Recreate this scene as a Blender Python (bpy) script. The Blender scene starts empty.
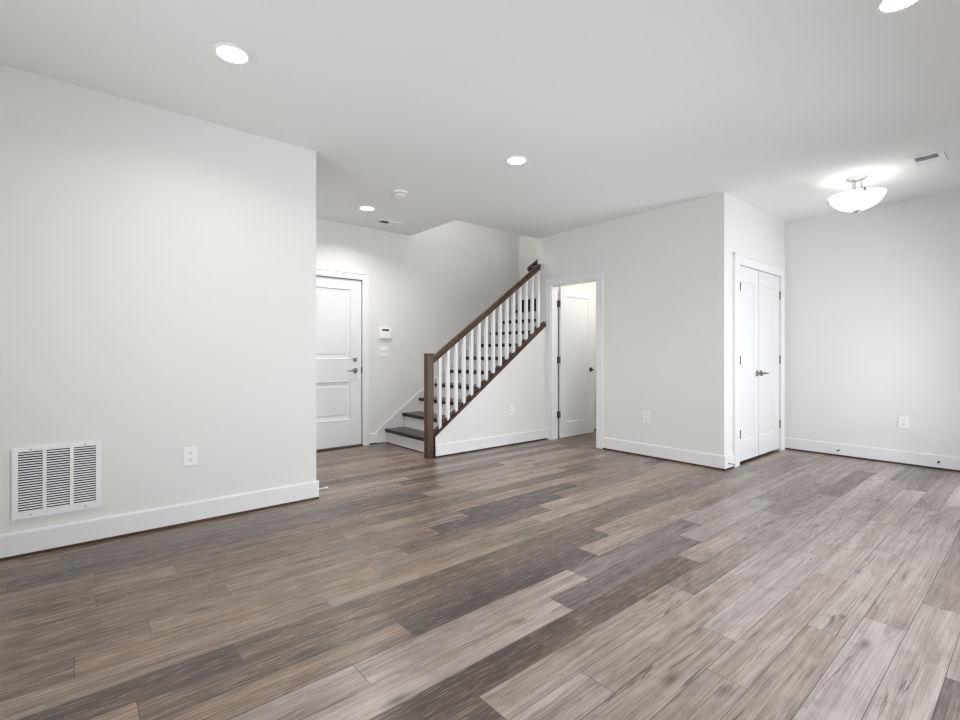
import bpy, bmesh, math, random
from mathutils import Vector, Matrix
random.seed(7)
C = bpy.context.scene.collection
R = math.radians

# ------------------------------------------------------------------ camera, world, daylight, exposure
sc = bpy.context.scene
H = 2.74                                   # ceiling height
F_PX, YAW, CAM_H, CY = 481.82, 0.7014, 1.1352, 354.96
cam = bpy.data.cameras.new('camera'); cam_o = bpy.data.objects.new('camera', cam); C.objects.link(cam_o)
cam.sensor_width = 36; cam.sensor_fit = 'HORIZONTAL'; cam.lens = 36 * F_PX / 960
cam.shift_y = (CY - 360) / 960
cam.clip_start = 0.05
cam_o.location = (0, 0, CAM_H); cam_o.rotation_euler = (R(90), 0, -YAW)
sc.camera = cam_o
sc.cycles.filter_width = 1.25
sc.view_settings.view_transform = 'Standard'; sc.view_settings.look = 'None'
sc.view_settings.gamma = 1; sc.view_settings.use_curve_mapping = False
sc.view_settings.exposure = -0.04

world = bpy.data.worlds.new('daylight_sky'); sc.world = world; world.use_nodes = True
wn = world.node_tree.nodes; wn['Background'].inputs[0].default_value = (0.80, 0.90, 1.0, 1); wn['Background'].inputs[1].default_value = 2.4

def light(name, kind, loc, energy, color=(1, 1, 1), rot=(0, 0, 0), size=None, size_y=None, spot=None):
    l = bpy.data.lights.new(name, kind); l.energy = energy; l.color = color
    if kind == 'AREA':
        if size_y: l.shape = 'RECTANGLE'; l.size = size; l.size_y = size_y
        else: l.shape = 'DISK'; l.size = size
    elif size: l.shadow_soft_size = size
    if spot: l.spot_size = R(spot); l.spot_blend = 1.0
    o = bpy.data.objects.new(name, l); C.objects.link(o); o.location = loc; o.rotation_euler = rot
    return o
SY = -0.25                                 # inner face of the wall behind the camera
# daylight through the unseen glazed openings, sized and placed for their light
light('daylight_glazed_door', 'AREA', (5.6, SY - 0.16, 1.05), 44, (0.94, 0.96, 1.0), (R(95), 0, 0), 0.8, 1.9)
light('daylight_window_wide', 'AREA', (2.7, SY - 0.16, 1.08), 53, (0.97, 0.98, 1.0), (R(100), 0, 0), 2.9, 2.0)
light('daylight_added_side_window', 'AREA', (-1.66, 1.7, 1.2), 42, (0.97, 0.98, 1.0), (R(122), 0, R(-90)), 1.8, 1.9)
LAMP = 7.0                                 # watts of one recessed lamp

# ------------------------------------------------------------------ materials
def s2l(c):
    return tuple(((v / 255) / 12.92 if v / 255 <= .04045 else ((v / 255 + .055) / 1.055) ** 2.4) for v in c)
def nmat(name):
    m = bpy.data.materials.new(name); m.use_nodes = True
    return m, m.node_tree.nodes, m.node_tree.links, m.node_tree.nodes['Principled BSDF']
def paint(name, rgb, rough=.6, bump=.02, scale=220, metal=0.0, spec=.5, mottle=.03):
    m, n, l, b = nmat(name)
    tc = n.new('ShaderNodeTexCoord'); no = n.new('ShaderNodeTexNoise'); no.inputs['Scale'].default_value = scale
    l.new(tc.outputs['Object'], no.inputs['Vector'])
    mx = n.new('ShaderNodeMix'); mx.data_type = 'RGBA'
    c = s2l(rgb)
    mx.inputs['A'].default_value = (*[v * (1 - mottle) for v in c], 1); mx.inputs['B'].default_value = (*[min(1, v * (1 + mottle)) for v in c], 1)
    l.new(no.outputs['Fac'], mx.inputs['Factor']); l.new(mx.outputs['Result'], b.inputs['Base Color'])
    b.inputs['Roughness'].default_value = rough; b.inputs['Metallic'].default_value = metal
    b.inputs['Specular IOR Level'].default_value = spec
    if bump:
        bp = n.new('ShaderNodeBump'); bp.inputs['Strength'].default_value = bump; bp.inputs['Distance'].default_value = .002
        l.new(no.outputs['Fac'], bp.inputs['Height']); l.new(bp.outputs['Normal'], b.inputs['Normal'])
    return m
M_WALL = paint('wall_paint', (229, 228, 225), .85, .03, 260, spec=.25, mottle=.01)
M_CEIL = paint('ceiling_paint', (238, 238, 236), .95, .03, 200, spec=.1, mottle=.01)
M_TRIM = paint('white_semi_gloss_paint', (233, 233, 234), .42, .0, 60, mottle=.006)
M_DOOR = paint('white_door_paint', (229, 229, 230), .45, .01, 90, mottle=.006)
M_PLAST = paint('white_plastic', (242, 242, 240), .35, 0, 50, mottle=.01)
M_SLOT = paint('dark_slot', (45, 44, 43), .7, 0, 40)
M_DUCT = paint('dark_duct', (58, 60, 64), .8, 0, 40)
M_VENTW = paint('white_enamel', (240, 241, 243), .4, 0, 60, mottle=.008)
M_NICKEL = paint('satin_nickel', (150, 143, 134), .32, 0, 80, metal=1)
M_NICKEL2 = paint('brushed_nickel_light', (188, 187, 184), .35, 0, 80, metal=1)
M_DUCT2 = paint('grey_duct', (200, 200, 202), .8, 0, 40)
M_HINGE = paint('hinge_nickel', (128, 120, 112), .4, 0, 80, metal=1)
M_BRONZE = paint('dark_bronze', (62, 50, 42), .4, 0, 80, metal=.8)
M_DISP = paint('display_black', (22, 24, 26), .25, 0, 30)
M_RUB = paint('white_rubber', (238, 238, 238), .6, 0, 80)
M_DARKRUB = paint('dark_rubber', (60, 62, 66), .6, 0, 80)

def wood(name, dark, light_, axis='X', rough=.35, sx=2.0, sy=38):
    m, n, l, b = nmat(name)
    tc = n.new('ShaderNodeTexCoord'); mp = n.new('ShaderNodeMapping')
    mp.inputs['Scale'].default_value = {'X': (sx, sy, sy), 'Y': (sy, sx, sy), 'Z': (sy, sy, sx)}[axis]
    l.new(tc.outputs['Object'], mp.inputs['Vector'])
    no = n.new('ShaderNodeTexNoise'); no.inputs['Scale'].default_value = 1; no.inputs['Detail'].default_value = 6; no.inputs['Distortion'].default_value = .6
    l.new(mp.outputs['Vector'], no.inputs['Vector'])
    cr = n.new('ShaderNodeValToRGB'); cr.color_ramp.elements[0].position = .32; cr.color_ramp.elements[1].position = .68
    cr.color_ramp.elements[0].color = (*s2l(dark), 1); cr.color_ramp.elements[1].color = (*s2l(light_), 1)
    l.new(no.outputs['Fac'], cr.inputs['Fac']); l.new(cr.outputs['Color'], b.inputs['Base Color'])
    b.inputs['Roughness'].default_value = rough
    bp = n.new('ShaderNodeBump'); bp.inputs['Strength'].default_value = .08; bp.inputs['Distance'].default_value = .001
    l.new(no.outputs['Fac'], bp.inputs['Height']); l.new(bp.outputs['Normal'], b.inputs['Normal'])
    return m
M_NEWEL = wood('stained_oak_newel', (54, 34, 23), (100, 70, 49), 'Z')
M_RAIL = wood('stained_oak_rail', (50, 33, 23), (86, 60, 43), 'X')
M_CAP = wood('stained_oak_cap', (52, 35, 26), (78, 55, 41), 'X')
M_TREAD = wood('stained_oak_tread', (46, 33, 27), (78, 59, 48), 'Y', rough=.3)
M_NOSE = wood('stained_oak_nosing', (26, 18, 15), (40, 29, 24), 'Y', rough=.4)
M_SHOE = wood('brown_floor_edge', (48, 35, 27), (88, 64, 47), 'X', rough=.6)

def emit(name, rgb, strength, base=(1, 1, 1)):
    m, n, l, b = nmat(name)
    b.inputs['Base Color'].default_value = (*base, 1)
    b.inputs['Emission Color'].default_value = (*rgb, 1); b.inputs['Emission Strength'].default_value = strength
    b.inputs['Roughness'].default_value = .4
    return m
M_LAMP = emit('lamp_lens', (1, .985, .95), 6)
M_BOWL = emit('lit_opal_glass', (1, .99, .96), 1.12)

m, n, l, b = nmat('window_pane'); M_PANE = m
tr = n.new('ShaderNodeBsdfTransparent'); gl = n.new('ShaderNodeBsdfGlossy'); gl.inputs['Roughness'].default_value = .02
fr = n.new('ShaderNodeFresnel'); fr.inputs['IOR'].default_value = 1.45; mx = n.new('ShaderNodeMixShader')
l.new(fr.outputs[0], mx.inputs[0]); l.new(tr.outputs[0], mx.inputs[1]); l.new(gl.outputs[0], mx.inputs[2])
l.new(mx.outputs[0], n['Material Output'].inputs['Surface'])

# plank floor: every plank is a face with its own tone / seed / hue and metre UVs; tone and hue also hold painted sheen
PW, PL = 0.1411, 1.2145
def plank_material():
    m, n, l, b = nmat('grey_brown_oak_planks')
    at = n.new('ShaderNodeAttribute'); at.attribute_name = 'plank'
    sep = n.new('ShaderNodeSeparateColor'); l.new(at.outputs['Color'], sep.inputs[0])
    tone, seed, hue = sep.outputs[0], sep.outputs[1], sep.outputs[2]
    uv = n.new('ShaderNodeUVMap'); uv.uv_map = 'plank_uv'
    sx = n.new('ShaderNodeSeparateXYZ'); l.new(uv.outputs[0], sx.inputs[0])
    def math_(op, a, b_=None, c=None):
        q = n.new('ShaderNodeMath'); q.operation = op
        for i, v in enumerate((a, b_, c)):
            if v is None: continue
            if isinstance(v, (int, float)): q.inputs[i].default_value = v
            else: l.new(v, q.inputs[i])
        return q.outputs[0]
    def comb(x, y, z):
        q = n.new('ShaderNodeCombineXYZ')
        for i, v in enumerate((x, y, z)):
            if isinstance(v, (int, float)): q.inputs[i].default_value = v
            else: l.new(v, q.inputs[i])
        return q.outputs[0]
    U, V = sx.outputs[0], sx.outputs[1]
    sz = math_('MULTIPLY', seed, 91.0)
    def noise(fx, fy, detail, dist=0.0, off=0.0, rough=.55):
        q = n.new('ShaderNodeTexNoise'); q.inputs['Scale'].default_value = 1; q.inputs['Detail'].default_value = detail
        q.inputs['Distortion'].default_value = dist; q.inputs['Roughness'].default_value = rough
        l.new(comb(math_('MULTIPLY', U, fx), math_('MULTIPLY', V, fy), math_('ADD', sz, off)), q.inputs['Vector'])
        return q.outputs['Fac']
    streak = noise(.55, 15, 5, .8, 0, .6)            # broad board streaks
    blotch = noise(4.0, 9, 4, 1.2, 5)                 # cloudy weathering
    grain = noise(3.0, 120, 4, .6, 11, .62)           # fine brushed grain
    fleck = noise(10, 130, 2, .5, 17, .55)             # white brushing
    # cathedral rings: contour lines of a stretched field
    fld = noise(.75, 6.5, 2, .6, 41)
    ring = math_('ABSOLUTE', math_('SUBTRACT', math_('FRACT', math_('MULTIPLY', fld, 17.0)), .5))      # 0 on the line
    rl = n.new('ShaderNodeMapRange'); rl.inputs['From Min'].default_value = .22; rl.inputs['From Max'].default_value = .02; l.new(ring, rl.inputs['Value'])
    wmask = noise(.9, 5, 1, .3, 53)
    wm = n.new('ShaderNodeMapRange'); wm.inputs['From Min'].default_value = .42; wm.inputs['From Max'].default_value = .58; l.new(wmask, wm.inputs['Value'])
    wave = math_('MULTIPLY', rl.outputs[0], wm.outputs[0])
    # value
    v = math_('ADD', tone, math_('MULTIPLY', math_('SUBTRACT', streak, .5), .85))
    v = math_('ADD', v, math_('MULTIPLY', math_('SUBTRACT', blotch, .5), 0.50))
    v = math_('ADD', v, math_('MULTIPLY', math_('SUBTRACT', grain, .5), 1.0))
    v = math_('SUBTRACT', v, math_('MULTIPLY', wave, .13))
    cr = n.new('ShaderNodeValToRGB'); e = cr.color_ramp.elements
    e[0].position = 0.0; e[0].color = (*s2l((68, 54, 44)), 1)
    e[1].position = 1.0; e[1].color = (*s2l((190, 177, 164)), 1)
    for p, c in ((.30, (107, 87, 72)), (.55, (140, 118, 100)), (.78, (166, 145, 126))):
        q = cr.color_ramp.elements.new(p); q.color = (*s2l(c), 1)
    l.new(v, cr.inputs['Fac'])
    # hue shift towards cool grey, painting in daylight sheen
    grey = n.new('ShaderNodeMix'); grey.data_type = 'RGBA'; grey.blend_type = 'MIX'
    c2 = n.new('ShaderNodeValToRGB'); e = c2.color_ramp.elements      # cool greys standing in for daylight sheen
    e[0].position = 0.0; e[0].color = (*s2l((70, 60, 57)), 1); e[1].position = 1.0; e[1].color = (*s2l((196, 186, 181)), 1)
    for p, c in ((.30, (106, 95, 91)), (.55, (142, 130, 125)), (.78, (170, 158, 153))):
        q = c2.color_ramp.elements.new(p); q.color = (*s2l(c), 1)
    l.new(v, c2.inputs['Fac'])
    l.new(hue, grey.inputs['Factor']); l.new(cr.outputs['Color'], grey.inputs['A']); l.new(c2.outputs['Color'], grey.inputs['B'])
    # white brushing flecks
    fl = n.new('ShaderNodeMapRange'); fl.inputs['From Min'].default_value = .55; fl.inputs['From Max'].default_value = .62; l.new(fleck, fl.inputs['Value'])
    fw = n.new('ShaderNodeMix'); fw.data_type = 'RGBA'; l.new(math_('MULTIPLY', fl.outputs[0], .24), fw.inputs['Factor'])
    l.new(grey.outputs['Result'], fw.inputs['A']); fw.inputs['B'].default_value = (*s2l((196, 186, 176)), 1)
    # dark cracks and knots
    ck = noise(2.2, 46, 5, 2.2, 29, .62)
    cm = n.new('ShaderNodeMapRange'); cm.inputs['From Min'].default_value = .33; cm.inputs['From Max'].default_value = .305; l.new(ck, cm.inputs['Value'])
    vo = n.new('ShaderNodeTexVoronoi'); vo.inputs['Scale'].default_value = 1; vo.voronoi_dimensions = '3D'
    l.new(comb(math_('MULTIPLY', U, 2.3), math_('MULTIPLY', V, 7.5), sz), vo.inputs['Vector'])
    km = n.new('ShaderNodeMapRange'); km.inputs['From Min'].default_value = .17; km.inputs['From Max'].default_value = .04; l.new(vo.outputs['Distance'], km.inputs['Value'])
    fl2 = noise(.55, 10, 4, .35, 67)
    thin = n.new('ShaderNodeMapRange'); thin.inputs['From Min'].default_value = .013; thin.inputs['From Max'].default_value = .004
    l.new(math_('ABSOLUTE', math_('SUBTRACT', fl2, .47)), thin.inputs['Value'])
    tmk = n.new('ShaderNodeMapRange'); tmk.inputs['From Min'].default_value = .55; tmk.inputs['From Max'].default_value = .60; l.new(noise(1.6, 7, 2, .3, 73), tmk.inputs['Value'])
    crack = math_('MULTIPLY', thin.outputs[0], tmk.outputs[0])
    dk = math_('MULTIPLY', math_('MAXIMUM', math_('MAXIMUM', cm.outputs[0], km.outputs[0]), crack), .68)
    dm = n.new('ShaderNodeMix'); dm.data_type = 'RGBA'; l.new(dk, dm.inputs['Factor']); l.new(fw.outputs['Result'], dm.inputs['A'])
    dm.inputs['B'].default_value = (*s2l((66, 56, 50)), 1)
    # seams between the boards
    dv = math_('MINIMUM', V, math_('SUBTRACT', PW, V)); du = math_('MINIMUM', U, math_('SUBTRACT', PL, U))
    d = math_('MINIMUM', dv, du)
    gm = n.new('ShaderNodeMapRange'); gm.inputs['From Min'].default_value = .0021; gm.inputs['From Max'].default_value = .0006; l.new(d, gm.inputs['Value'])
    sm = n.new('ShaderNodeMix'); sm.data_type = 'RGBA'; l.new(math_('MULTIPLY', gm.outputs[0], .75), sm.inputs['Factor']); l.new(dm.outputs['Result'], sm.inputs['A'])
    sm.inputs['B'].default_value = (*s2l((52, 44, 40)), 1)
    l.new(sm.outputs['Result'], b.inputs['Base Color'])
    rr = n.new('ShaderNodeMapRange'); rr.inputs['To Min'].default_value = .22; rr.inputs['To Max'].default_value = .40; l.new(grain, rr.inputs['Value'])
    l.new(rr.outputs[0], b.inputs['Roughness'])
    b.inputs['Specular IOR Level'].default_value = .65
    hgt = math_('SUBTRACT', math_('MULTIPLY', grain, .25), gm.outputs[0])
    bp = n.new('ShaderNodeBump'); bp.inputs['Strength'].default_value = .25; bp.inputs['Distance'].default_value = .0015
    l.new(hgt, bp.inputs['Height']); l.new(bp.outputs['Normal'], b.inputs['Normal'])
    return m
M_FLOOR = plank_material()

# ------------------------------------------------------------------ mesh helpers
def bx(bm, x0, x1, y0, y1, z0, z1, bev=0.0, mi=0):
    b = bmesh.new() if bev else bm
    vs = [b.verts.new((x, y, z)) for x in (x0, x1) for y in (y0, y1) for z in (z0, z1)]
    for q in ((0, 1, 3, 2), (4, 6, 7, 5), (0, 4, 5, 1), (2, 3, 7, 6), (0, 2, 6, 4), (1, 5, 7, 3)):
        f = b.faces.new([vs[i] for i in q]); f.material_index = mi
    if bev:
        bmesh.ops.bevel(b, geom=b.edges[:], offset=bev, segments=2, affect='EDGES', profile=.6)
        for f in b.faces: f.material_index = mi
        me = bpy.data.meshes.new('t'); b.to_mesh(me); b.free(); bm.from_mesh(me); bpy.data.meshes.remove(me)
def prism(bm, pts, a0, a1, axis):
    """extrude a polygon: axis 'y' -> pts are (x,z); 'x' -> (y,z); 'z' -> (x,y)"""
    f = {'y': lambda p, a: (p[0], a, p[1]), 'x': lambda p, a: (a, p[0], p[1]), 'z': lambda p, a: (p[0], p[1], a)}[axis]
    A = [bm.verts.new(f(p, a0)) for p in pts]; B = [bm.verts.new(f(p, a1)) for p in pts]
    bm.faces.new(A); bm.faces.new(B[::-1])
    for i in range(len(pts)):
        j = (i + 1) % len(pts); bm.faces.new((A[j], A[i], B[i], B[j]))
def lathe(bm, prof, M=None, n=32, cap=True):
    """revolve (r, h) about local z; M places it"""
    M = M or Matrix.Identity(4); rings = []
    for r, h in prof:
        if r < 1e-6: rings.append([bm.verts.new(M @ Vector((0, 0, h)))])
        else: rings.append([bm.verts.new(M @ Vector((r * math.cos(2 * math.pi * i / n), r * math.sin(2 * math.pi * i / n), h))) for i in range(n)])
    for a, b in zip(rings, rings[1:]):
        for i in range(n):
            j = (i + 1) % n
            if len(a) == 1 and len(b) == 1: continue
            if len(a) == 1: bm.faces.new((a[0], b[i], b[j]))
            elif len(b) == 1: bm.faces.new((a[i], b[0], a[j]))
            else: bm.faces.new((a[i], b[i], b[j], a[j]))
    if cap:
        for r in (rings[0], rings[-1]):
            if len(r) > 1:
                try: bm.faces.new(r)
                except ValueError: pass
def tube(bm, p0, p1, r, n=16, r1=None):
    p0, p1 = Vector(p0), Vector(p1); d = p1 - p0
    M = Matrix.Translation(p0) @ d.to_track_quat('Z', 'Y').to_matrix().to_4x4()
    lathe(bm, [(r, 0), (r if r1 is None else r1, d.length)], M, n)
FY = Matrix.Rotation(R(90), 4, 'X')         # local z -> -y : things that stick out of a wall facing -y
def at(x, y, z, M=FY): return Matrix.Translation((x, y, z)) @ M

ORIG = {}
def obj(name, bm, mat, parent=None, smooth=False, loc=None):
    """one mesh object; vertices are given in the space of the thing (or the world for a top-level one)"""
    bmesh.ops.recalc_face_normals(bm, faces=bm.faces[:])
    if loc is None:
        xs = [v.co for v in bm.verts]
        loc = Vector(((min(v.x for v in xs) + max(v.x for v in xs)) / 2, (min(v.y for v in xs) + max(v.y for v in xs)) / 2, min(v.z for v in xs)))
    loc = Vector(loc)
    for v in bm.verts: v.co -= loc
    me = bpy.data.meshes.new(name); bm.to_mesh(me); bm.free()
    for mm in (mat if isinstance(mat, (list, tuple)) else [mat]): me.materials.append(mm)
    if smooth:
        for p in me.polygons: p.use_smooth = True
        try: me.set_sharp_from_angle(angle=R(38))
        except Exception: pass
    o = bpy.data.objects.new(name, me); C.objects.link(o)
    off = ORIG.get(parent.name, Vector()) if parent else Vector()
    o.location = loc - off; ORIG[o.name] = loc
    if parent: o.parent = parent
    return o
def tag(o, label, cat, group=None, kind=None):
    o['label'] = label; o['category'] = cat
    if group: o['group'] = group
    if kind: o['kind'] = kind
    return o
def thing(name, label, cat, loc=(0, 0, 0), rz=0, group=None, kind=None):
    o = bpy.data.objects.new(name, None); C.objects.link(o); o.empty_display_size = .05
    o.location = loc; o.rotation_euler = (0, 0, rz); ORIG[o.name] = Vector()
    return tag(o, label, cat, group, kind)
def struct(name, bm, mat, label, cat):
    return tag(obj(name, bm, mat), label, cat, kind='structure')
def boxes(*bs, bev=0.0):
    bm = bmesh.new()
    for b in bs: bx(bm, *b, bev=bev)
    return bm

# ------------------------------------------------------------------ room geometry
XW = -1.5                                   # west wall
YL, XL = 3.7393, 1.467                      # left wall face and its end
XC, YC = 4.8945, 2.0715                     # corner of the projecting block
XR = 6.5723                                 # right wall
YE, YF, YS, XO = 4.563, 5.558, 4.386, 3.476 # stair opening, far wall, wall under the stairs, opening start
T = .12
# floor
def build_floor():
    bm = bmesh.new(); uvl = bm.loops.layers.uv.new('plank_uv'); cl = bm.loops.layers.float_color.new('plank')
    rnd = random.Random(21)
    offs = {-1: 2.35, 0: 2.97, 1: 2.62, 2: 2.36, 3: 1.75, 4: 2.005, 5: 1.39, 6: 1.03, 7: 1.405, 8: 1.70, 9: .783, 10: 1.054, 11: .159, 12: .481,
            13: .89, 14: .004, 15: .244, 16: .57, 17: 2.13, 18: .08, 19: .417, 21: -.245, 22: 0.0}
    tones = [(10, 1.6, .12), (10, .5, .50), (10, 2.8, .62), (10, 4.0, .5), (7, .8, .12), (7, 2.0, .25), (7, 3.2, .62), (7, -.3, .3), (8, 1.2, .72), (8, 2.2, .33), (8, 3.5, .62),
             (8, 0, .42), (9, 1.4, .70), (9, .3, .62), (9, 2.5, .40), (9, 3.8, .6), (6, .5, .16), (6, 1.6, .70), (6, 2.8, .50), (6, 4, .62), (5, .9, .66), (5, 2, .64), (5, 3.2, .6),
             (4, 1.5, .62), (4, 2.6, .70), (4, 3.8, .66), (3, 1.2, .60), (3, 2.4, .66), (3, 3.6, .72), (3, 4.8, .7), (2, 1.9, .62), (2, 3.0, .74), (2, 4.2, .70), (2, 5.4, .42),
             (1, 1.9, .76), (1, 3.1, .68), (1, 4.3, .72), (1, 5.5, .8), (0, 2.0, .74), (0, 3.5, .48), (0, 4.8, .5), (0, 6, .7), (-1, 1.8, .35), (-1, 2.9, .7), (-1, 4.1, .5),
             (12, .2, .15), (12, 1.0, .30), (12, 2.2, .35), (11, 0, .66), (11, .8, .34), (11, 2.0, .30), (13, .4, .56), (13, 1.5, .62), (13, 2.7, .45), (14, .6, .60), (14, -.4, .4), (14, 1.8, .55),
             (15, -.3, .45), (15, .9, .58), (15, 2.1, .38), (16, 1.0, .56), (16, 2.4, .10), (16, 0, .40), (16, 3.6, .5), (17, 2.8, .12), (17, 1.5, .48), (17, .3, .50), (18, -.5, .52), (18, .7, .42),
             (19, 0, .5), (19, 1, .45), (20, .3, .38), (21, .4, .22), (21, -.8, .35), (22, .5, .34), (22, -.5, .40), (23, .3, .38)]
    tmap = {}
    def lo(k): return offs[k]
    y0, y1, x0, x1 = SY - T, 5.70, XW - T, XR + T
    k = math.floor((y0 - .2385) / PW)
    while .2385 + PW * k < y1:
        a = .2385 + PW * k; off = offs.get(k, rnd.uniform(0, PL))
        j = math.floor((x0 - off) / PL); last = .5
        while off + j * PL < x1:
            u0 = off + j * PL
            t = rnd.choice([.28, .40, .48, .55, .62, .70]) + rnd.uniform(-.05, .05)
            for kk, xx, tt in tones:
                if kk == k and u0 <= xx < u0 + PL: t = .5 + (tt - .5) * 1.05
            X0, X1 = max(u0, x0), min(u0 + PL, x1); Y0, Y1 = max(a, y0), min(a + PW, y1)
            t += .10 if k <= 5 else (-.07 if k >= 11 else 0)  # right-hand rows lightened, left ones darkened: window light painted into the boards
            seed = rnd.random(); hue = rnd.uniform(.6, 1.0) if k <= 9 and t > .3 else (rnd.uniform(.2, .6) if X0 > .9 else rnd.uniform(0, .25))  # greyer right, warmer left, as the daylight sheen would tint them
            f = bm.faces.new([bm.verts.new(p) for p in ((X0, Y0, 0), (X1, Y0, 0), (X1, Y1, 0), (X0, Y1, 0))])
            for lp in f.loops:
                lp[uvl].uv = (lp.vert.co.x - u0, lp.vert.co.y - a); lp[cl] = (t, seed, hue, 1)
            j += 1
        k += 1
    bx(bm, x0, x1, y0, y1, -.12, -.002)
    return bm
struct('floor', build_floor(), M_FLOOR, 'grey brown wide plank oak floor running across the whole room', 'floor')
struct('ceiling', boxes((XW - T, XR + T, SY - T, YE, H, H + .14), (XW - T, XO, YE, YF + T, H, H + .14)), M_CEIL, 'flat white ceiling over the room with the stair opening', 'ceiling')
struct('wall_left', boxes((XW, XL, YL, YL + T, 0, H)), M_WALL, 'plain off white wall at left with the big return air grille', 'wall')
struct('wall_foyer', boxes((XL - T, XL, YL + T, YF, 0, H)), M_WALL, 'off white foyer wall running back behind the left wall', 'wall')
DX0, DX1, DZ = 1.85, 2.765, 2.072
struct('wall_back', boxes((XL - T, DX0, YF, YF + T, 0, H), (DX1, 5.65, YF, YF + T, 0, H), (DX0, DX1, YF, YF + T, DZ, H), (XL - T, 5.65, YF, YF + T, H, 4.6)), M_WALL,
       'far off white wall with the entry door, running up beside the stairs', 'wall')
XE = 5.53
struct('wall_stair_end', boxes((XE, XE + T, YE - T, YF, 0, 4.6)), M_WALL, 'off white wall closing the top of the stairs', 'wall')
struct('wall_stair_inner', boxes((XC + T, XE, YE - T, YE, 0, H)), M_WALL, 'off white wall between the upper stairs and the bathroom', 'wall')
struct('wall_bath', boxes((XE + T, XR, YE - T, YE, 0, H)), M_WALL, 'off white wall at the back of the bathroom', 'wall')
struct('wall_shaft_front', boxes((XO - T, XE, YE - T, YE, H + .14, 4.6)), M_WALL, 'off white wall above the ceiling opening, along the stairs', 'wall')
struct('wall_shaft_side', boxes((XO - T, XO, YE, YF, H + .14, 4.6)), M_WALL, 'off white wall above the low end of the ceiling opening', 'wall')
struct('ceiling_stair', boxes((XO - T, XE + T, YE - T, YF + T, 4.6, 4.7)), M_CEIL, 'white ceiling high above the stairs', 'ceiling')
# centre wall with bathroom doorway
BY0, BY1, BZ = 3.578, 4.32, 2.07
struct('wall_center', boxes((XC, XC + T, YC, BY0, 0, H), (XC, XC + T, BY1, YE, 0, H), (XC, XC + T, BY0, BY1, BZ, H)), M_WALL, 'off white wall in the middle holding the open bathroom doorway', 'wall')
CX0, CX1, CZ = 5.222, 6.405, 2.066
struct('wall_closet', boxes((XC + T, CX0, YC, YC + T, 0, H), (CX1, XR, YC, YC + T, 0, H), (CX0, CX1, YC, YC + T, CZ, H)), M_WALL, 'bright off white wall around the double closet doors', 'wall')
struct('wall_right', boxes((XR, XR + T, SY - T, YE, 0, H)), M_WALL, 'bright off white wall at the right beside the closet', 'wall')
struct('wall_partition', boxes((XC + T, XR, 2.85, 2.95, 0, H)), M_WALL, 'off white partition between closet and bathroom', 'wall')
GX0, GX1, GZ = 5.15, 6.05, 2.06             # glazed door behind the camera
WX0, WX1, WZ0, WZ1 = 1.2, 4.2, .02, 2.15  # unseen opening, made floor length to light the low walls
struct('wall_front', boxes((XW, WX0, SY - T, SY, 0, H), (WX1, GX0, SY - T, SY, 0, H), (GX1, XR, SY - T, SY, 0, H), (GX0, GX1, SY - T, SY, GZ, H),
                           (WX0, WX1, SY - T, SY, 0, WZ0), (WX0, WX1, SY - T, SY, WZ1, H)), M_WALL, 'off white wall behind the camera with window and glazed door', 'wall')
VY0, VY1, VZ0 = .75, 2.65, .25  # unseen side window, added to bring in daylight
struct('wall_west', boxes((XW - T, XW, SY - T, VY0, 0, H), (XW - T, XW, VY1, YL + T, 0, H), (XW - T, XW, VY0, VY1, 0, VZ0), (XW - T, XW, VY0, VY1, WZ1, H)), M_WALL, 'off white side wall with one added window', 'wall')
def window(name, a0, a1, z0, z1, axis, face, out, label):
    """frame and pane in a wall opening; 'face' is the room side, 'out' the outward sign"""
    w = thing(name, label, 'window', kind='structure')
    f = bmesh.new(); p = bmesh.new(); d0, d1 = sorted((face + out * .03, face + out * .10)); q0, q1 = sorted((face + out * .06, face + out * .066))
    def bb(bm, u0, u1, v0, v1, e0, e1): bx(bm, *((u0, u1, e0, e1, v0, v1) if axis == 'x' else (e0, e1, u0, u1, v0, v1)))
    w_ = .05; m_ = (a0 + a1) / 2
    for u0, u1, v0, v1 in ((a0, a0 + w_, z0, z1), (a1 - w_, a1, z0, z1), (a0 + w_, a1 - w_, z0, z0 + w_), (a0 + w_, a1 - w_, z1 - w_, z1)): bb(f, u0, u1, v0, v1, d0, d1)
    if a1 - a0 > 1.2: bb(f, m_ - .025, m_ + .025, z0 + w_, z1 - w_, d0, d1)
    bb(p, a0 + w_, a1 - w_, z0 + w_, z1 - w_, q0, q1)
    obj('window_frame', f, M_TRIM, w); obj('window_pane', p, M_PANE, w)
window('window_1', WX0, WX1, WZ0, WZ1, 'x', SY, -1, 'unseen wide white framed sliding glass door behind the camera, floor length for its light')
window('window_2', VY0, VY1, VZ0, WZ1, 'y', XW, -1, 'unseen white framed window added in the side wall for daylight')
window('door_5', GX0, GX1, 0.01, GZ, 'x', SY, -1, 'glazed white door to outside behind the camera')

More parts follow.
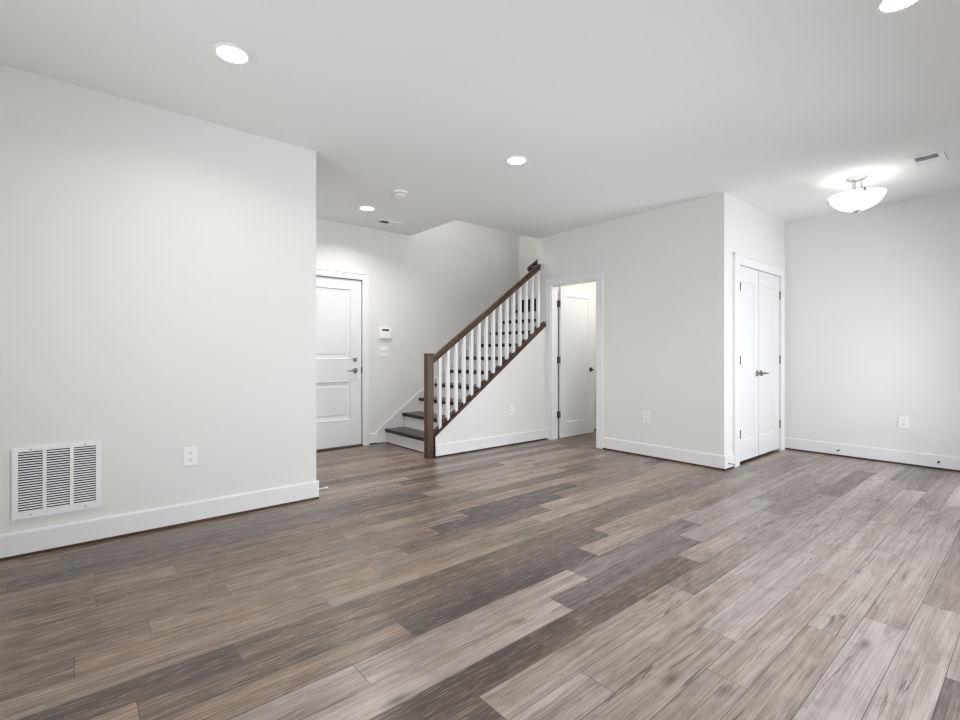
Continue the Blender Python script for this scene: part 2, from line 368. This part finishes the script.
# baseboards: white board over a thin brown floor edge
def baseboard(name, a0, a1, face, axis, sign, label, h=.145, t=.016):
    """axis: direction it runs along; sign: which way it sticks out of the wall face"""
    bm = bmesh.new(); e = bmesh.new()
    pr = [(0, .018), (t, .018), (t, h - .012), (t - .004, h - .003), (t - .009, h), (0, h)]
    pts = [(face + sign * u, z) for u, z in pr]
    prism(bm, pts, a0, a1, 'x' if axis == 'x' else 'y')
    if axis == 'y': pass
    o = tag(obj(name, bm, M_TRIM), label, 'baseboard', kind='structure')
    g0, g1 = sorted((face, face + sign * (t - .002)))
    bx(e, *((a0, a1, g0, g1, 0, .018) if axis == 'x' else (g0, g1, a0, a1, 0, .018)))
    obj('floor_edge', e, M_SHOE, o)
    return o
bt = .016
baseboard('baseboard_left', XW, XL + bt, YL, 'x', -1, 'tall white baseboard below the return air grille')
baseboard('baseboard_foyer', YL, YF, XL, 'y', 1, 'white baseboard along the foyer side of the left wall')
baseboard('baseboard_back', DX1 + .09, 3.068, YF, 'x', -1, 'short white baseboard between entry door and stairs')
baseboard('baseboard_stair', 3.0565, XC, YS, 'x', -1, 'white baseboard on the wall below the stairs')
baseboard('baseboard_center', YC - bt, BY0 - .09, XC, 'y', -1, 'white baseboard right of the bathroom doorway')
baseboard('baseboard_closet', XC, 5.10, YC, 'x', -1, 'stub of white baseboard left of the closet doors')
baseboard('baseboard_right', SY, YC, XR, 'y', -1, 'white baseboard along the right wall')
baseboard('baseboard_bath', XC + T, XR, YE - T, 'x', -1, 'white baseboard on the bathroom wall behind the open door')

# door casings
def casing(name, a0, a1, zt, face, axis, sign, label, w=.09, t=.018, w0=None, w1=None):
    bm = bmesh.new(); d0, d1 = sorted((face, face + sign * t)); e0, e1 = sorted((face, face + sign * (t + .007)))
    def bb(u0, u1, v0, v1, q0=d0, q1=d1, bev=.003): bx(bm, *((u0, u1, q0, q1, v0, v1) if axis == 'x' else (q0, q1, u0, u1, v0, v1)), bev=bev)
    l_ = w0 or w; r_ = w1 or w
    bb(a0 - l_, a0, 0, zt); bb(a1, a1 + r_, 0, zt); bb(a0 - l_, a1 + r_, zt, zt + w)
    bb(a0 - l_ - .004, a0 - l_ + .014, 0, zt + w, e0, e1); bb(a1 + r_ - .014, a1 + r_ + (.004 if not w1 else 0), 0, zt + w, e0, e1); bb(a0 - l_ - .004, a1 + r_ + (.004 if not w1 else 0), zt + w - .012, zt + w + .004, e0, e1)
    return struct(name, bm, M_TRIM, label, 'door casing')
casing('trim_1', DX0, DX1, DZ, YF, 'x', -1, 'white casing around the entry door', w=.08)
casing('trim_2', BY0, BY1, BZ, XC, 'y', -1, 'white casing around the bathroom doorway', w1=.0655)
casing('trim_3', CX0, CX1, CZ, YC, 'x', -1, 'white casing around the double closet doors', w=.10, w0=.125)
# jambs
struct('trim_4', boxes((XC + .0, XC + T + .008, BY1 - .012, BY1, 0, BZ), (XC, XC + T + .008, BY0, BY0 + .012, 0, BZ), (XC, XC + T + .008, BY0 + .012, BY1 - .012, BZ - .012, BZ)), M_TRIM, 'white jamb lining the bathroom doorway', 'door jamb')

# ------------------------------------------------------------------ doors
def panel_door(parent, x0, x1, z0, z1, y0, y1, holes, raised=False, face=-1):
    """slab between y0 (front) and y1; recessed panels with bevelled sides on the front"""
    bm = bmesh.new(); rec = .009
    xs = sorted({x0, x1} | {h[0] for h in holes} | {h[1] for h in holes}); zs = sorted({z0, z1} | {h[2] for h in holes} | {h[3] for h in holes})
    for i in range(len(xs) - 1):
        for j in range(len(zs) - 1):
            a, b_, c, d = xs[i], xs[i + 1], zs[j], zs[j + 1]
            if any(abs(a - h[0]) < 1e-6 and abs(b_ - h[1]) < 1e-6 and abs(c - h[2]) < 1e-6 and abs(d - h[3]) < 1e-6 for h in holes): continue
            bx(bm, a, b_, y0, y1, c, d)
    bmesh.ops.remove_doubles(bm, verts=bm.verts[:], dist=1e-5)
    for h in holes: bx(bm, h[0] - .001, h[1] + .001, y0 + rec + .004, y1 - .004, h[2] - .001, h[3] + .001)
    slab = obj('slab', bm, M_DOOR, parent)
    for a, b_, c, d in holes:
        m_ = bmesh.new(); g = .012 if not raised else .022
        loops = []
        prof = [(0, y0), (g * .5, y0 + rec * .35), (g, y0 + rec + .0045)] if not raised else [(0, y0 + .001), (g * .35, y0 - .004), (g * .7, y0 + .001), (g, y0 + rec), (g + .035, y0 + rec + .0045), (g + .055, y0 + .0075)]
        for s, y in prof: loops.append([m_.verts.new(p) for p in ((a + s, y, c + s), (b_ - s, y, c + s), (b_ - s, y, d - s), (a + s, y, d - s))])
        for L0, L1 in zip(loops, loops[1:]):
            for i in range(4): m_.faces.new((L0[i], L0[(i + 1) % 4], L1[(i + 1) % 4], L1[i]))
        m_.faces.new(loops[-1])
        obj('panel_molding' if not raised else 'raised_panel', m_, M_DOOR, slab)
    return slab
def hinge(parent, x, y, z, M=M_HINGE, r=.007, h=.09):
    bm = bmesh.new(); tube(bm, (x, y, z - h / 2), (x, y, z + h / 2), r, 10); tube(bm, (x, y, z + h / 2), (x, y, z + h / 2 + .006), r * .6, 8)
    return obj('hinge', bm, M, parent, True)
def lever(parent, x, y, z, direction, M=M_NICKEL, length=.115, out=-1):
    """rose, neck and lever on a face looking to -y"""
    bm = bmesh.new(); lathe(bm, [(.0, 0), (.032, 0), (.032, .006), (.026, .011), (.012, .014), (.011, .045), (.0, .045)], at(x, y, z), 24)
    ro = obj('door_handle', bm, M, parent, True)
    b2 = bmesh.new()
    pts = [(0, .043, 0, .0095), (.03, .047, .001, .009), (.065, .048, -.002, .008), (.095, .044, -.003, .0075), (length, .04, .001, .006)]
    rings = []
    for u, o, zz, r in pts:
        rings.append([b2.verts.new((x + direction * u, y + out * (o + r * .75 * math.cos(t)), z + zz + r * math.sin(t))) for t in [2 * math.pi * i / 12 for i in range(12)]])
    for a, b_ in zip(rings, rings[1:]):
        for i in range(12): b2.faces.new((a[i], a[(i + 1) % 12], b_[(i + 1) % 12], b_[i]))
    b2.faces.new(rings[0]); b2.faces.new(rings[-1])
    obj('lever', b2, M, ro, True)
    return ro
# entry door
d1 = thing('door_1', 'closed white two panel entry door at the far end of the foyer', 'door', ((DX0 + DX1) / 2, YF, 0), kind='structure')
ORIG['door_1'] = Vector(d1.location)
panel_door(d1, DX0 + .012, 2.757, .022, 2.064, YF + .012, YF + .056, [(DX0 + .14, 2.622, 1.075, 1.952), (DX0 + .14, 2.622, .33, .82)], True)
lever(d1, 2.675, YF + .012, .943, -1)
bm = bmesh.new(); lathe(bm, [(0, 0), (.03, 0), (.03, .007), (.022, .014), (0, .014)], at(2.675, YF + .012, 1.08), 24); bx(bm, 2.671, 2.679, YF - .022, YF, 1.062, 1.098, bev=.002)
obj('deadbolt', bm, M_NICKEL, d1, True)
obj('strike_plate', boxes((2.758, 2.7655, YF - .001, YF + .02, .90, .985)), M_SLOT, d1)
obj('threshold', boxes((DX0, DX1, YF - .035, YF + .09, 0, .02), bev=.004), M_SHOE, d1)
obj('door_stop_strip', boxes((DX0, DX0 + .01, YF + .058, YF + .11, 0.02, DZ), (DX1 - .008, DX1, YF + .058, YF + .11, 0.02, DZ), (DX0 + .01, DX1 - .008, YF + .058, YF + .11, DZ - .006, DZ), (DX0 + .005, DX1 - .005, YF + .10, YF + .11, 0.02, DZ - .003)), M_SLOT, d1)
# bathroom door, swung 90 degrees into the bathroom
d2 = thing('door_2', 'white single panel bathroom door standing open into the bathroom', 'door', (5.04, 4.29, 0), kind='structure'); ORIG['door_2'] = Vector(d2.location)
panel_door(d2, 5.042, 5.775, .012, 2.055, 4.275, 4.309, [(5.165, 5.652, .213, 1.938)])
lever(d2, 5.70, 4.275, .925, -1, M_BRONZE, .07)
for z in (1.829, 1.067, .326):
    bm = bmesh.new(); tube(bm, (5.031, 4.276, z - .045), (5.031, 4.276, z + .045), .007, 10); bx(bm, 5.0, 5.032, 4.303, 4.3065, z - .045, z + .045); bx(bm, 5.029, 5.033, 4.276, 4.306, z - .045, z + .045)
    obj('hinge', bm, M_HINGE, d2, True)
# closet doors
XM = 5.768
d3 = thing('door_3', 'left leaf of the closed white double closet doors', 'door', (XM - .27, YC, 0), kind='structure', group=None); ORIG['door_3'] = Vector(d3.location)
d4 = thing('door_4', 'right leaf of the closed white double closet doors, with the lever handle', 'door', (XM + .3, YC, 0), kind='structure'); ORIG['door_4'] = Vector(d4.location)
panel_door(d3, CX0 + .006, XM - .004, .03, CZ - .006, YC + .002, YC + .037, [(5.322, 5.672, .235, 1.905)])
panel_door(d4, XM + .004, CX1 - .004, .03, CZ - .006, YC + .002, YC + .037, [(5.862, 6.292, .235, 1.905)])
for z in (1.84, 1.08, .32):
    bm = bmesh.new(); tube(bm, (CX0 + .008, YC - .021, z - .045), (CX0 + .008, YC - .021, z + .045), .0035, 10); bx(bm, CX0 + .0065, CX0 + .0095, YC - .018, YC + .0025, z - .045, z + .045); obj('hinge', bm, M_HINGE, d3, True)
    hinge(d4, CX1 - .003, YC - .003, z, r=.0075)
bm = bmesh.new(); lathe(bm, [(0, 0), (.032, 0), (.032, .006), (.026, .011), (.012, .014), (.011, .03), (.020, .037), (.026, .05), (.022, .062), (.010, .067), (0, .067)], at(XM - .055, YC + .002, .933), 24)
obj('door_handle', bm, M_NICKEL, d3, True)
lever(d4, XM + .06, YC + .002, .933, 1, M_NICKEL, .12)
obj('ball_catch', boxes((XM - .04, XM - .006, YC + .002, YC + .03, CZ - .006, CZ - .0005)), M_HINGE, d3)
obj('ball_catch', boxes((XM + .006, XM + .08, YC + .002, YC + .03, CZ - .006, CZ - .0005)), M_HINGE, d4)

# ------------------------------------------------------------------ stairs
RISE, RUN, X1 = .185, .2585, 3.072
SM = RISE / RUN
NY0, NY1 = 4.475, YF - .02                  # treads between the balustrade wall and the skirt board
st = thing('staircase', 'staircase of dark stained treads and white risers climbing right along the far wall', 'staircase', (3.07, 5.0, 0)); ORIG['staircase'] = Vector(st.location)
N = 10
for i in range(N):
    xn, zt = X1 + RUN * i, RISE * (i + 1)
    xe = XE - .003 if i == N - 1 else xn + RUN + .03
    y0 = 4.492 if i < 7 else YE + .002
    if i == 6: xe = XC - .001
    bm = bmesh.new()
    bx(bm, xn + .004, xe - .001, y0, NY1, zt - .026, zt, bev=.003)
    tr_ = obj('tread', bm, M_TREAD, st)
    bm = bmesh.new()      # rounded nosing, deepened to take in scotia and shade below
    prof = [(xn + .024, zt - .044), (xn + .024, zt - .001), (xn + .006, zt - .001), (xn, zt - .009), (xn - .002, zt - .020), (xn, zt - .031), (xn + .010, zt - .034), (xn + .013, zt - .044)]
    prism(bm, prof, y0 - .0, NY1 + .0005, 'y')
    obj('nosing', bm, M_NOSE, tr_)
    bm = bmesh.new(); bx(bm, xn + .026, xn + .042, y0 + .001, NY1, 0.0 if i == 0 else zt - RISE + .0005, zt - .0265)
    obj('riser', bm, M_TRIM, st)
obj('top_riser', boxes((XE - .03, XE - .004, YE + .003, NY1 - .002, RISE * N + .001, RISE * N + .165)), M_NOSE, st)
obj('riser_edge', boxes((X1 + .014, X1 + .026, 4.492, NY1, 0, .010)), M_SHOE, st)
sk = lambda x: .198 + SM * (x - 3.006)
bm = bmesh.new(); prism(bm, [(2.965, .012), (2.965, .16), (3.006, .198), (XE - .004, sk(XE)), (XE - .004, sk(XE) - .42), (3.5, .012)], YF - .019, YF - .001, 'y')
skb = obj('skirt_board', bm, M_TRIM, st)
bm = bmesh.new(); prism(bm, [(2.975, .172), (3.0, .202), (XE - .004, sk(XE) + .006), (XE - .004, sk(XE) - .028), (3.0, .162), (2.975, .145)], YF - .026, YF - .0195, 'y')
obj('skirt_cap_molding', bm, M_TRIM, skb)

# wall below the stairs
capb = lambda x: .226 + .7163 * (x - 3.055)
bm = bmesh.new(); prism(bm, [(3.0565, 0), (XC, 0), (XC, capb(XC)), (3.0565, capb(3.0565))], YS, 4.488, 'y')
struct('wall_stair', bm, M_WALL, 'triangular off white wall below the stair railing', 'wall')

# railing
ra = thing('stair_railing', 'brown wooden stair handrail and newel post with white square balusters', 'stair railing', (3.02, 4.43, 0)); ORIG['stair_railing'] = Vector(ra.location)
bm = bmesh.new(); bx(bm, 2.966, 3.043, 4.394, 4.474, 0, 1.135, bev=.006); nw = obj('newel_post', bm, M_NEWEL, ra)
bm = bmesh.new(); bx(bm, 2.962, 3.047, 4.390, 4.478, 1.135, 1.152, bev=.005); obj('newel_cap', bm, M_RAIL, nw)
bm = bmesh.new(); prism(bm, [(3.044, capb(3.044)), (XC - .022, capb(XC - .022)), (XC - .022, capb(XC) + .016), (XC - .07, capb(XC) + .016), (3.044, capb(3.044) + .020)], YS - .004, 4.490, 'y')
cap = obj('sloped_rail_cap', bm, M_CAP, ra)
obj('end_board', boxes((3.0435, 3.0555, YS - .006, YS + .08, 0, capb(3.05) + .004), ), M_NOSE, ra)
BX = [3.145 + .1155 * i for i in range(15)]; BW = .038
railb = lambda x: 1.062 + .7163 * (x - 3.083)
for x in BX:
    bm = bmesh.new(); h = BW / 2
    c0 = lambda q: capb(q) + .0205
    vs = [bm.verts.new(p) for p in ((x - h, 4.43 - h, c0(x - h)), (x + h, 4.43 - h, c0(x + h)), (x + h, 4.43 + h, c0(x + h)), (x - h, 4.43 + h, c0(x - h)),
          (x - h, 4.43 - h, railb(x - h) + .002), (x + h, 4.43 - h, railb(x + h) + .002), (x + h, 4.43 + h, railb(x + h) + .002), (x - h, 4.43 + h, railb(x - h) + .002))]
    for q in ((0, 3, 2, 1), (4, 5, 6, 7), (0, 1, 5, 4), (1, 2, 6, 5), (2, 3, 7, 6), (3, 0, 4, 7)): bm.faces.new([vs[i] for i in q])
    bmesh.ops.bevel(bm, geom=bm.edges[:], offset=.003, segments=1, affect='EDGES')
    obj('baluster', bm, M_TRIM, ra)
ed = [3.045] + BX + [XC - .022]
for i in range(len(ed) - 1):
    a = ed[i] + (BW / 2 + .0005 if i else 0); b_ = ed[i + 1] - (BW / 2 + .0005 if i + 1 < len(ed) - 1 else 0)
    bm = bmesh.new(); prism(bm, [(a, capb(a) + .0205), (b_, capb(b_) + .0205), (b_, capb(b_) + .060), (a, capb(a) + .060)], 4.412, 4.448, 'y')
    obj('fillet', bm, M_CAP, cap)
# handrail: profile in y-z, sheared along the slope
prof = [(-.020, 0), (.020, 0), (.024, .012), (.024, .022), (.031, .032), (.033, .048), (.030, .064), (.020, .076), (0, .081), (-.020, .076), (-.030, .064), (-.033, .048), (-.031, .032), (-.024, .022), (-.024, .012)]
bm = bmesh.new(); rings = []
for x in (3.044, 4.78): rings.append([bm.verts.new((x, 4.43 + p[0], railb(x) + p[1])) for p in prof])
for i in range(len(prof)): j = (i + 1) % len(prof); bm.faces.new((rings[0][i], rings[0][j], rings[1][j], rings[1][i]))
bm.faces.new(rings[0]); bm.faces.new(rings[1])
hr = obj('handrail', bm, M_RAIL, ra, True)
# the rail jogs to the inner side of the wall edge and climbs on along it
bm = bmesh.new(); rings = []
UY = YE + .058
for y, dx in ((4.45, 0), (UY + .028, 0)): rings.append([bm.verts.new((4.802 + p[0] * .7, y, railb(4.785) + p[1] * .8 + .006)) for p in prof])
for i in range(len(prof)): j = (i + 1) % len(prof); bm.faces.new((rings[0][i], rings[0][j], rings[1][j], rings[1][i]))
bm.faces.new(rings[0]); bm.faces.new(rings[1])
obj('rail_jog', bm, M_NOSE, hr, True)
bm = bmesh.new(); rings = []
for x in (4.80, 5.46): rings.append([bm.verts.new((x, UY + p[0] * .85, railb(x) + p[1] * .9)) for p in prof])
for i in range(len(prof)): j = (i + 1) % len(prof); bm.faces.new((rings[0][i], rings[0][j], rings[1][j], rings[1][i]))
bm.faces.new(rings[0]); bm.faces.new(rings[1])
obj('upper_rail', bm, M_NOSE, hr, True)
bm = bmesh.new(); q = railb(5.2) - .03
tube(bm, (5.2, YE + .0005, q), (5.2, UY, q), .008, 10); tube(bm, (5.2, UY, q), (5.2, UY, q + .035), .007, 10); lathe(bm, [(0, 0), (.028, 0), (.028, .006), (0, .006)], Matrix.Translation((5.2, YE + .0005, q)) @ Matrix.Rotation(R(-90), 4, 'X'), 16)
obj('bracket', bm, M_BRONZE, hr, True)

# ------------------------------------------------------------------ wall fittings (local space: wall plane y=0, facing -y)
ROT_W = {'-y': 0, '-x': R(-90), '+x': R(90)}
def wall_outlet(label, loc, facing):
    t = thing('wall_outlet', label, 'outlet', loc, ROT_W[facing], 'white duplex outlets on the walls')
    bm = bmesh.new(); bx(bm, -.042, .042, -.0065, 0, -.062, .062, bev=.003); pl = obj('cover_plate', bm, M_PLAST, t)
    for z in (.022, -.022):
        bm = bmesh.new(); prism(bm, [(.0165 * math.cos(a) * 1.0, max(-.0135, min(.0135, .0175 * math.sin(a))) + z) for a in [2 * math.pi * i / 24 for i in range(24)]], -.0085, -.0060, 'y')
        rc = obj('receptacle', bm, M_PLAST, t)
        obj('slot', boxes((-.0085, -.0060, -.0088, -.0080, z - .002, z + .007)), M_SLOT, rc); obj('slot', boxes((.0060, .0085, -.0088, -.0080, z - .003, z + .007)), M_SLOT, rc)
        bm = bmesh.new(); lathe(bm, [(0, 0), (.003, 0), (.003, .0008), (0, .0008)], at(0, -.0080, z - .008), 10); obj('ground_hole', bm, M_SLOT, rc)
    bm = bmesh.new(); lathe(bm, [(0, 0), (.003, 0), (.0025, .001), (0, .001)], at(0, -.0064, 0), 12); obj('screw', bm, M_PLAST, t)
    return t
wall_outlet('white duplex outlet on the left wall, right of the big grille', (.604, YL, .453), '-y')
wall_outlet('white duplex outlet on the triangular wall below the stairs', (4.217, YS, .446), '-y')
wall_outlet('white duplex outlet right of the open bathroom doorway', (XC, 2.912, .443), '-x')
wall_outlet('white duplex outlet on the right wall beside the closet', (XR, .981, .440), '-x')

t = thing('light_switch', 'white double light switch plate below the keypad beside the entry door', 'light switch', (3.064, YF, 1.183))
bm = bmesh.new(); bx(bm, -.058, .058, -.0065, 0, -.060, .060, bev=.003); obj('cover_plate', bm, M_PLAST, t)
for x in (-.023, .023):
    bm = bmesh.new(); bx(bm, x - .005, x + .005, -.0075, -.006, -.012, .012); sl = obj('toggle_slot', bm, M_DUCT, t)
    bm = bmesh.new(); prism(bm, [(-.0064, -.004), (-.0064, .008), (-.017, .011), (-.017, .005)], x - .004, x + .004, 'x'); obj('toggle', bm, M_PLAST, sl)
t = thing('alarm_keypad', 'white alarm keypad with black display on the far wall above the switch plate', 'keypad', (3.079, YF, 1.415))
bm = bmesh.new(); bx(bm, -.086, .086, -.028, 0, -.071, .071, bev=.005); obj('housing', bm, M_PLAST, t)
obj('display', boxes((-.050, .046, -.0292, -.027, .030, .052)), M_DISP, t)
bm = bmesh.new(); bx(bm, -.078, .078, -.0305, -.0275, -.066, .018, bev=.0015); obj('flip_cover', bm, M_PLAST, t)

def add_grille():
    t = thing('return_air_grille', 'large white return air grille with three louvre columns low on the left wall', 'vent', (-.064, YL, .2125))
    w, h = .197, .398; c = [(-.172, -.069), (-.053, .050), (.067, .170)]   # columns (local x)
    z0, z1 = .036, .379 - .003
    bm = bmesh.new(); f = .0
    xs = [-w, c[0][0], c[0][1], c[1][0], c[1][1], c[2][0], c[2][1], w]
    bx(bm, -w, w, -.012, 0, 0, z0); bx(bm, -w, w, -.012, 0, z1, h)
    for a, b_ in ((xs[0], xs[1]), (xs[2], xs[3]), (xs[4], xs[5]), (xs[6], xs[7])): bx(bm, a, b_, -.012, 0, z0, z1)
    bmesh.ops.remove_doubles(bm, verts=bm.verts[:], dist=1e-5)
    obj('frame', bm, M_VENTW, t)
    obj('duct_back', boxes((-w + .01, w - .01, -.0015, -.0003, z0, z1)), M_DUCT, t)
    n_ = 24; p = (z1 - z0) / n_
    for a, b_ in c:
        for i in range(n_):
            zc = z0 + p * (i + .5); bm = bmesh.new()
            prism(bm, [(-.0118, zc - p * .40), (-.0100, zc - p * .40), (-.0052, zc + p * .02), (-.0070, zc + p * .02)], a, b_, 'x')
            obj('slat', bm, M_VENTW, t)
    for x in (-.12, .12):
        for z in (z0 / 2, h - z0 / 3.4):
            bm = bmesh.new(); lathe(bm, [(0, 0), (.004, 0), (.003, .0012), (0, .0015)], at(x, -.012, z), 12); obj('screw', bm, M_NICKEL, t)
add_grille()

def door_stop(label, loc, facing, length=.075, rod=M_NICKEL, tip=M_RUB, inner=None):
    t = thing('door_stop', label, 'door stop', loc, ROT_W[facing], 'door stops on the baseboards')
    bm = bmesh.new(); lathe(bm, [(0, 0), (.010, 0), (.010, .003), (.0045, .006), (.0045, length - .012), (0, length - .012)], at(0, 0, 0), 14); obj('rod', bm, rod, t, True)
    bm = bmesh.new(); lathe(bm, [(0, length - .0125), (.008, length - .0125), (.009, length - .004), (.006, length), (0, length)], at(0, 0, 0), 14); obj('rubber_tip', bm, tip, t, True)
door_stop('white door stop poking out of the left wall end by the foyer', (XL + bt, YL + .02, .068), '+x', .085, M_RUB)
door_stop('door stop on the baseboard stub left of the closet doors', (4.955, YC - bt, .062), '-y', .075, M_NICKEL, M_RUB)
door_stop('door stop low on the right wall nearer the closet doors', (XR - bt, 1.528, .069), '-x', .06, M_NICKEL, M_DARKRUB)
door_stop('door stop on the right wall baseboard below and right of the outlet', (XR - bt, .712, .077), '-x', .06, M_HINGE, M_DARKRUB)

# ------------------------------------------------------------------ ceiling fittings
def recessed(label, x, y, watts=LAMP, spread=150):
    t = thing('recessed_light', label, 'ceiling light', (x, y, H), 0, 'recessed ceiling lights')
    bm = bmesh.new(); lathe(bm, [(.074, -.0005), (.092, -.0005), (.092, -.004), (.084, -.009), (.074, -.007)], None, 48, cap=False)
    bmesh.ops.bridge_loops(bm, edges=[e for e in bm.edges if e.is_boundary]); obj('trim_ring', bm, M_PLAST, t, True)
    bm = bmesh.new(); lathe(bm, [(0, -.006), (.074, -.006), (.074, -.001), (0, -.001)], None, 48); obj('lens', bm, M_LAMP, t)
    light('recessed_lamp_light', 'AREA', (x, y, H - .012), watts, (1, .96, .90), (0, 0, 0), .14).data.spread = R(spread)
    return t
recessed('round recessed light nearest the left wall, large and bright', .647, 2.811)
recessed('round recessed light in the middle of the ceiling, in front of the stairs', 2.79, 2.836)
recessed('round recessed light over the foyer near the smoke detector', 2.452, 4.816, 14, 142)
recessed('round recessed light cut off by the top edge at upper right', 2.85, .434)

t = thing('smoke_detector', 'white round smoke detector on the ceiling near the foyer', 'smoke detector', (2.462, 4.13, H))
bm = bmesh.new(); lathe(bm, [(0, -.0003), (.072, -.0003), (.072, -.012), (.066, -.018), (0, -.018)], None, 40); obj('base', bm, M_PLAST, t, True)
bm = bmesh.new(); lathe(bm, [(.058, -.018), (.058, -.030), (.050, -.040), (.030, -.045), (0, -.046)], None, 40); dm_ = obj('sensor_dome', bm, M_PLAST, t, True)
for i in range(12):
    a = 2 * math.pi * i / 12; M = Matrix.Rotation(a, 4, 'Z'); bm = bmesh.new(); bx(bm, .0575, .0592, -.008, .008, -.028, -.021); bmesh.ops.transform(bm, matrix=M, verts=bm.verts[:]); obj('slot', bm, M_DUCT, dm_)

def ceiling_register(label, loc, w, d, rz, two=True):
    """w along local x, d along local y; louvres below the ceiling plane"""
    t = thing('ceiling_vent', label, 'vent', loc, rz, 'white ceiling vents')
    f = .022 if two else .035; bm = bmesh.new()
    for q in ((-w / 2, w / 2, -d / 2, -d / 2 + f), (-w / 2, w / 2, d / 2 - f, d / 2), (-w / 2, -w / 2 + f, -d / 2 + f, d / 2 - f), (w / 2 - f, w / 2, -d / 2 + f, d / 2 - f)): bx(bm, *q, -.010, -.0003)
    bx(bm, -.006, .006, -d / 2 + f, d / 2 - f, -.010, -.0003)
    bmesh.ops.remove_doubles(bm, verts=bm.verts[:], dist=1e-5)
    obj('frame', bm, M_VENTW, t)
    obj('duct_back', boxes((-w / 2 + f, w / 2 - f, -d / 2 + f, d / 2 - f, -.0016, -.0004)), M_DUCT if two else M_DUCT2, t)
    for s in (-1, 1):
        a, b_ = (-w / 2 + f, -.006) if s < 0 else (.006, w / 2 - f); n_ = 9; p = (b_ - a) / n_
        for i in range(n_):
            xc = a + p * (i + .5); bm = bmesh.new()
            prism(bm, [(xc + s * p * .46, -.0095), (xc + s * p * .54, -.0095), (xc - s * p * .44, -.0020), (xc - s * p * .52, -.0020)], -d / 2 + f, d / 2 - f, 'y'); obj('louvre', bm, M_VENTW, t)
ceiling_register('white ceiling vent over the foyer, one half looking dark', (2.925, 5.165, H), .30, .16, 0)
ceiling_register('white ceiling vent at the right, beyond the bowl light', (5.342, .646, H), .312, .208, 0, False)

# semi flush bowl light
sx_, sy_ = 5.43, 1.135
t = thing('bowl_ceiling_light', 'lit white glass bowl light hanging on rods by the closet', 'ceiling light', (sx_, sy_, H))
bm = bmesh.new(); lathe(bm, [(0, -.0003), (.076, -.0003), (.078, -.008), (.070, -.018), (.03, -.024), (0, -.024)], None, 40); obj('canopy', bm, M_NICKEL2, t, True)
for i in range(3):
    a = 2 * math.pi * i / 3 + .5; bm = bmesh.new(); tube(bm, (.036 * math.cos(a), .036 * math.sin(a), -.022), (.036 * math.cos(a), .036 * math.sin(a), -.20), .006, 10); obj('rod', bm, M_NICKEL2, t, True)
bm = bmesh.new(); lathe(bm, [(0, -.205), (.05, -.203), (.05, -.195), (0, -.193)], None, 24); obj('lamp_holder', bm, M_NICKEL2, t, True)
bo = [(.212, -.158), (.206, -.172), (.190, -.205), (.160, -.240), (.120, -.268), (.075, -.287), (.03, -.296), (.012, -.297)]
bm = bmesh.new(); lathe(bm, bo + [(.012, -.293), (.03, -.292), (.073, -.283), (.117, -.264), (.156, -.237), (.186, -.203), (.201, -.172), (.207, -.158)], None, 56, cap=False)
bmesh.ops.bridge_loops(bm, edges=[e for e in bm.edges if e.is_boundary]); obj('glass_bowl', bm, M_BOWL, t, True)
bm = bmesh.new(); lathe(bm, [(0, -.322), (.006, -.320), (.010, -.312), (.007, -.306), (.024, -.302), (.030, -.298), (.006, -.296), (.005, -.20), (0, -.20)], None, 24); obj('finial', bm, M_NICKEL2, t, True)
for a in (R(87), R(207), R(327)):
    bm = bmesh.new(); bx(bm, .200, .218, -.010, .010, -.180, -.150); bx(bm, .045, .210, -.004, .004, -.160, -.154); bx(bm, .045, .053, -.004, .004, -.2, -.154)
    bmesh.ops.transform(bm, matrix=Matrix.Rotation(a, 4, 'Z'), verts=bm.verts[:]); obj('clip', bm, M_NICKEL2, t)
light('bowl_lamp_light', 'POINT', (sx_, sy_, H - .24), 1.5, (1, .97, .93), size=.03)
light('bathroom_fill_light', 'POINT', (5.7, 3.4, 2.3), 20, (1, .97, .93), size=.1)  # unseen light, added to brighten the bathroom and its open door
light('upstairs_lamp_light', 'POINT', (4.0, 5.38, 3.7), 14, (1, .97, .94), size=.12)
